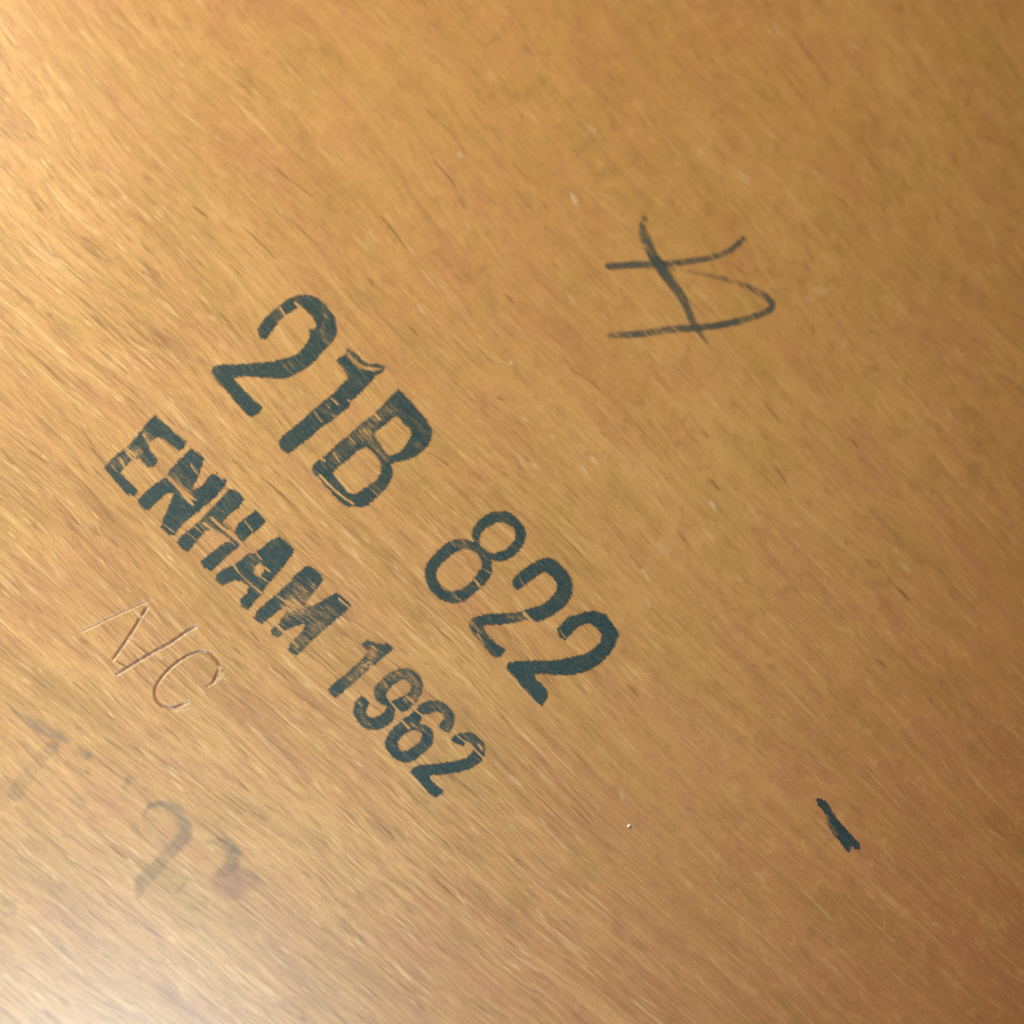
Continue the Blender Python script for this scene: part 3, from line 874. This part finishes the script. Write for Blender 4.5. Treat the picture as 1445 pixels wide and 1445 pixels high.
cuts('open_pore', PORE, 0.000008, [
    ([(388, 236), (408, 252), (440, 278)], 2.6, .8), ([(273, 291), (293, 307)], 3.0, .8), ([(343, 321), (368, 343), (390, 366)], 2.6, .7),
    ([(322, 372), (345, 394)], 2.4, .65), ([(398, 300), (430, 330), (448, 345)], 2.2, .6), ([(165, 12), (185, 35), (198, 52)], 5.5, .28),
    ([(336, 114), (350, 126)], 4.5, .4), ([(412, 25), (437, 47)], 5.5, .28), ([(243, 70), (254, 82)], 3.5, .4), ([(36, 418), (50, 430)], 3.0, .6),
    ([(612, 228), (632, 248), (645, 268)], 2.6, .75), ([(602, 155), (617, 168)], 4.2, .5), ([(617, 168), (640, 192), (660, 222)], 2.6, .45),
    ([(536, 305), (552, 322), (573, 350)], 3.0, .85), ([(647, 280), (658, 296)], 3.5, .5), ([(690, 178), (710, 204)], 2.6, .6),
    ([(722, 228), (745, 256)], 2.8, .45), ([(763, 283), (774, 298)], 2.8, .5), ([(518, 392), (528, 405)], 3.2, .8), ([(578, 460), (590, 474)], 3, .7),
    ([(712, 414), (725, 427)], 2.8, .7), ([(826, 384), (850, 410)], 2.4, .5), ([(857, 102), (868, 116)], 4, .4), ([(740, 66), (790, 108)], 3.0, .3),
    ([(1113, 45), (1148, 85), (1172, 120)], 5.0, .22), ([(1177, 274), (1200, 294)], 4.0, .5), ([(1305, 302), (1314, 312)], 4.0, .45),
    ([(1390, 190), (1402, 201)], 4.5, .4), ([(1036, 374), (1056, 392)], 3.2, .5), ([(1230, 290), (1256, 320)], 3, .35),
    ([(673, 490), (697, 513)], 2.6, .7), ([(700, 561), (712, 565)], 4.6, .55), ([(806, 521), (830, 536), (852, 555)], 2.6, .55),
    ([(603, 636), (633, 657)], 2.4, .75), ([(708, 664), (718, 674)], 4.5, .45), ([(795, 681), (816, 702)], 2.6, .65), ([(848, 609), (854, 616)], 3, .6),
    ([(1078, 568), (1102, 598)], 2.6, .7), ([(992, 608), (1000, 618)], 4.0, .65), ([(1014, 598), (1030, 615)], 2.4, .55), ([(1001, 675), (1015, 692)], 3.6, .75),
    ([(1130, 594), (1150, 618)], 2.5, .5), ([(1092, 655), (1115, 690)], 2.8, .55), ([(1198, 617), (1210, 630)], 3.6, .5), ([(1203, 620), (1212, 632)], 2.5, .4),
    ([(1265, 828), (1282, 845)], 4.2, .6), ([(1237, 930), (1250, 942)], 3.8, .6), ([(1070, 855), (1080, 867)], 3.0, .5), ([(1160, 760), (1175, 785)], 2.6, .35),
    ([(955, 750), (973, 770)], 3.2, .6), ([(888, 782), (905, 802)], 2.4, .55), ([(1168, 973), (1185, 990)], 3, .4),
    ([(1135, 1055), (1152, 1070)], 2.8, .5), ([(1212, 1018), (1222, 1030)], 3, .4), 
    ([(640, 1230), (655, 1272)], 3, .3), ([(603, 1230), (655, 1278)], 3.0, .55), ([(540, 1243), (563, 1265)], 3.2, .5), ([(806, 1137), (830, 1160)], 2.4, .5),
    ([(885, 965), (901, 982)], 3, .7), ([(968, 1140), (985, 1162)], 2.6, .3), ([(610, 1325), (630, 1345)], 4, .35), ([(560, 1385), (590, 1405)], 5, .25),
    ([(305, 678), (335, 705), (350, 722)], 2.4, .6), ([(365, 670), (400, 700), (425, 722)], 2.6, .75),
    ([(352, 890), (366, 905)], 3.4, .7), ([(318, 735), (330, 750)], 2.4, .5), ([(182, 548), (205, 570)], 2.4, .7), ([(178, 558), (208, 585)], 2.2, .5),
    ([(225, 615), (250, 640)], 2.4, .6), ([(110, 596), (134, 632)], 2.4, .5), ([(0, 632), (20, 655)], 2.6, .6), ([(40, 635), (68, 655)], 2.8, .6),
    ([(75, 700), (110, 740)], 2.6, .55), ([(95, 740), (130, 770), (160, 800)], 2.2, .4), ([(0, 725), (30, 755)], 2.4, .4), ([(38, 770), (48, 778)], 3.5, .5),
    ([(112, 900), (124, 909)], 3.0, .8), ([(102, 962), (124, 980)], 2.6, .75), ([(230, 1005), (262, 1030), (285, 1055)], 2.2, .55),
    ([(165, 933), (182, 943)], 3.0, .85), ([(190, 908), (212, 925)], 2.2, .7), ([(222, 930), (243, 946)], 2.2, .7), ([(140, 848), (166, 868)], 2.6, .65),
    ([(190, 945), (218, 972)], 2.2, .5), ([(325, 1048), (350, 1072)], 2.4, .5), ([(190, 1052), (205, 1068)], 3.6, .55), ([(225, 1020), (255, 1045)], 2.5, .5),
    ([(330, 930), (345, 945)], 2.4, .5), ([(665, 965), (690, 990)], 2.4, .5), ([(705, 905), (720, 918)], 2.4, .5), ([(700, 1000), (725, 1030)], 2.4, .5),
    ([(150, 1190), (180, 1212)], 3.0, .45), ([(120, 1110), (160, 1140), (200, 1176)], 2.6, .45), ([(75, 1400), (100, 1422)], 3.5, .35),
    ([(462, 1078), (480, 1092)], 2.4, .5), ([(430, 1010), (455, 1035)], 2.2, .55), ([(510, 1040), (525, 1055)], 2.4, .4),
], 0.45)
cuts('scuff_mark', PALE, 0.000008, [
    ([(805, 272), (810, 280), (814, 290)], 7, .50), ([(830, 176), (842, 190)], 8, .30), ([(818, 238), (825, 246)], 7, .28), ([(645, 215), (652, 222)], 7, .38),
    ([(656, 312), (666, 325)], 5, .35), ([(590, 430), (600, 444)], 6, .35), ([(800, 414), (812, 430)], 5, .35), ([(1148, 408), (1166, 411)], 12, .35),
    ([(1040, 240), (1060, 262)], 9, .36), ([(984, 211), (992, 218)], 6, .42), ([(1080, 185), (1092, 196)], 5, .35), ([(1196, 56), (1215, 72)], 7, .30),
    ([(1136, 421), (1148, 426)], 7, .3), ([(1340, 8), (1345, 14)], 5, .2), ([(1093, 32), (1103, 52)], 10, .22), ([(1393, 320), (1405, 352)], 7, .22),
    ([(1002, 706), (1009, 720)], 7, .52), ([(1052, 705), (1075, 745)], 6, .34), ([(990, 745), (1010, 765)], 5, .45), ([(928, 765), (945, 783)], 9, .42),
    ([(1120, 738), (1132, 744)], 6, .38), ([(903, 800), (918, 822)], 4.5, .55), ([(908, 840), (918, 856)], 4.5, .5), ([(1272, 795), (1285, 808)], 6, .38),
    ([(1040, 815), (1048, 820)], 5, .4), ([(747, 652), (760, 662)], 3.6, .75), ([(832, 643), (843, 655)], 4.0, .8), ([(818, 655), (830, 668)], 3.4, .6),
    ([(719, 510), (723, 514)], 5, .6), ([(735, 587), (745, 595)], 3.4, .5), ([(776, 614), (782, 620)], 4, .5), ([(876, 1113), (879, 1130)], 4.5, .40),
    ([(757, 1280), (775, 1312)], 6, .42), ([(1063, 1230), (1078, 1245)], 6, .35), ([(678, 1305), (682, 1312)], 6, .4), ([(715, 1092), (735, 1108)], 7, .35),
    ([(718, 1163), (728, 1172)], 7, .38), ([(967, 1240), (975, 1252)], 6, .40), ([(1092, 1012), (1104, 1022)], 6, .35), ([(186, 860), (200, 872)], 4.5, .8),
    ([(205, 874), (222, 888)], 3.4, .65), ([(218, 920), (230, 930)], 5.0, .65), ([(268, 893), (274, 898)], 5, .6), ([(183, 898), (190, 903)], 4.5, .55),
    ([(305, 940), (316, 948)], 5, .55), ([(303, 965), (312, 955), (317, 945)], 4, .65), ([(245, 1003), (262, 1002), (272, 998)], 4, .6),
    ([(60, 335), (68, 348), (76, 358)], 5, .5), ([(20, 180), (60, 210), (82, 230)], 6, .35), ([(192, 165), (215, 190)], 7, .35), ([(185, 345), (198, 350)], 4, .45),
    ([(250, 98), (262, 112)], 5, .35), ([(125, 65), (143, 86)], 6, .35), ([(55, 362), (70, 374)], 5, .45), ([(0, 1140), (50, 1182), (110, 1235)], 4, .5),
    ([(350, 1120), (372, 1138)], 3, .5), ([(190, 1050), (203, 1064)], 4, .5), ([(95, 1318), (125, 1345)], 4, .45), ([(180, 1308), (235, 1355)], 6, .38),
    ([(315, 1172), (345, 1200)], 3, .45), ([(190, 1100), (205, 1112)], 3, .5), ([(60, 1010), (72, 1024)], 4, .35), ([(145, 505), (170, 522)], 3, .6),
], 0.65)

# small fleck of white paint stuck to the board
fn, fr = 14, 2.3
c = board_xy((887.5, 1165.5))
vs = [(c[0], c[1], 0.00032)]
for ring, zz in ((0.55, 0.00026), (1.0, 0.00001)):
    for i in range(fn):
        a = 2 * math.pi * i / fn
        r = fr * UNIT * ring * (1 + 0.22 * math.sin(2 * a + 0.6) + 0.12 * math.sin(5 * a))
        vs.append((c[0] + r * math.cos(a), c[1] + r * math.sin(a), zz))
fs = [(0, 1 + i, 1 + (i + 1) % fn) for i in range(fn)]
for i in range(fn):
    j = (i + 1) % fn
    fs += [(1 + i, 1 + fn + i, 1 + fn + j), (1 + i, 1 + fn + j, 1 + j)]
NP = Net('white_paint_fleck')
pb = NP.n('ShaderNodeBsdfPrincipled')
pn = NP.noise(NP.flow(), 30, 30, 2, 0.5, 3.0)
NP.link(NP.mix(pn, (0.95, 0.92, 0.82, 1), (0.86, 0.80, 0.66, 1)), pb.inputs['Base Color'])
pb.inputs['Roughness'].default_value = 0.5
NP.link(pb.outputs[0], NP.out.inputs[0])
link('paint_fleck', new_mesh('paint_fleck', np.array(vs), np.array(fs), NP.m), board, 'tiny white fleck stuck to the wood')
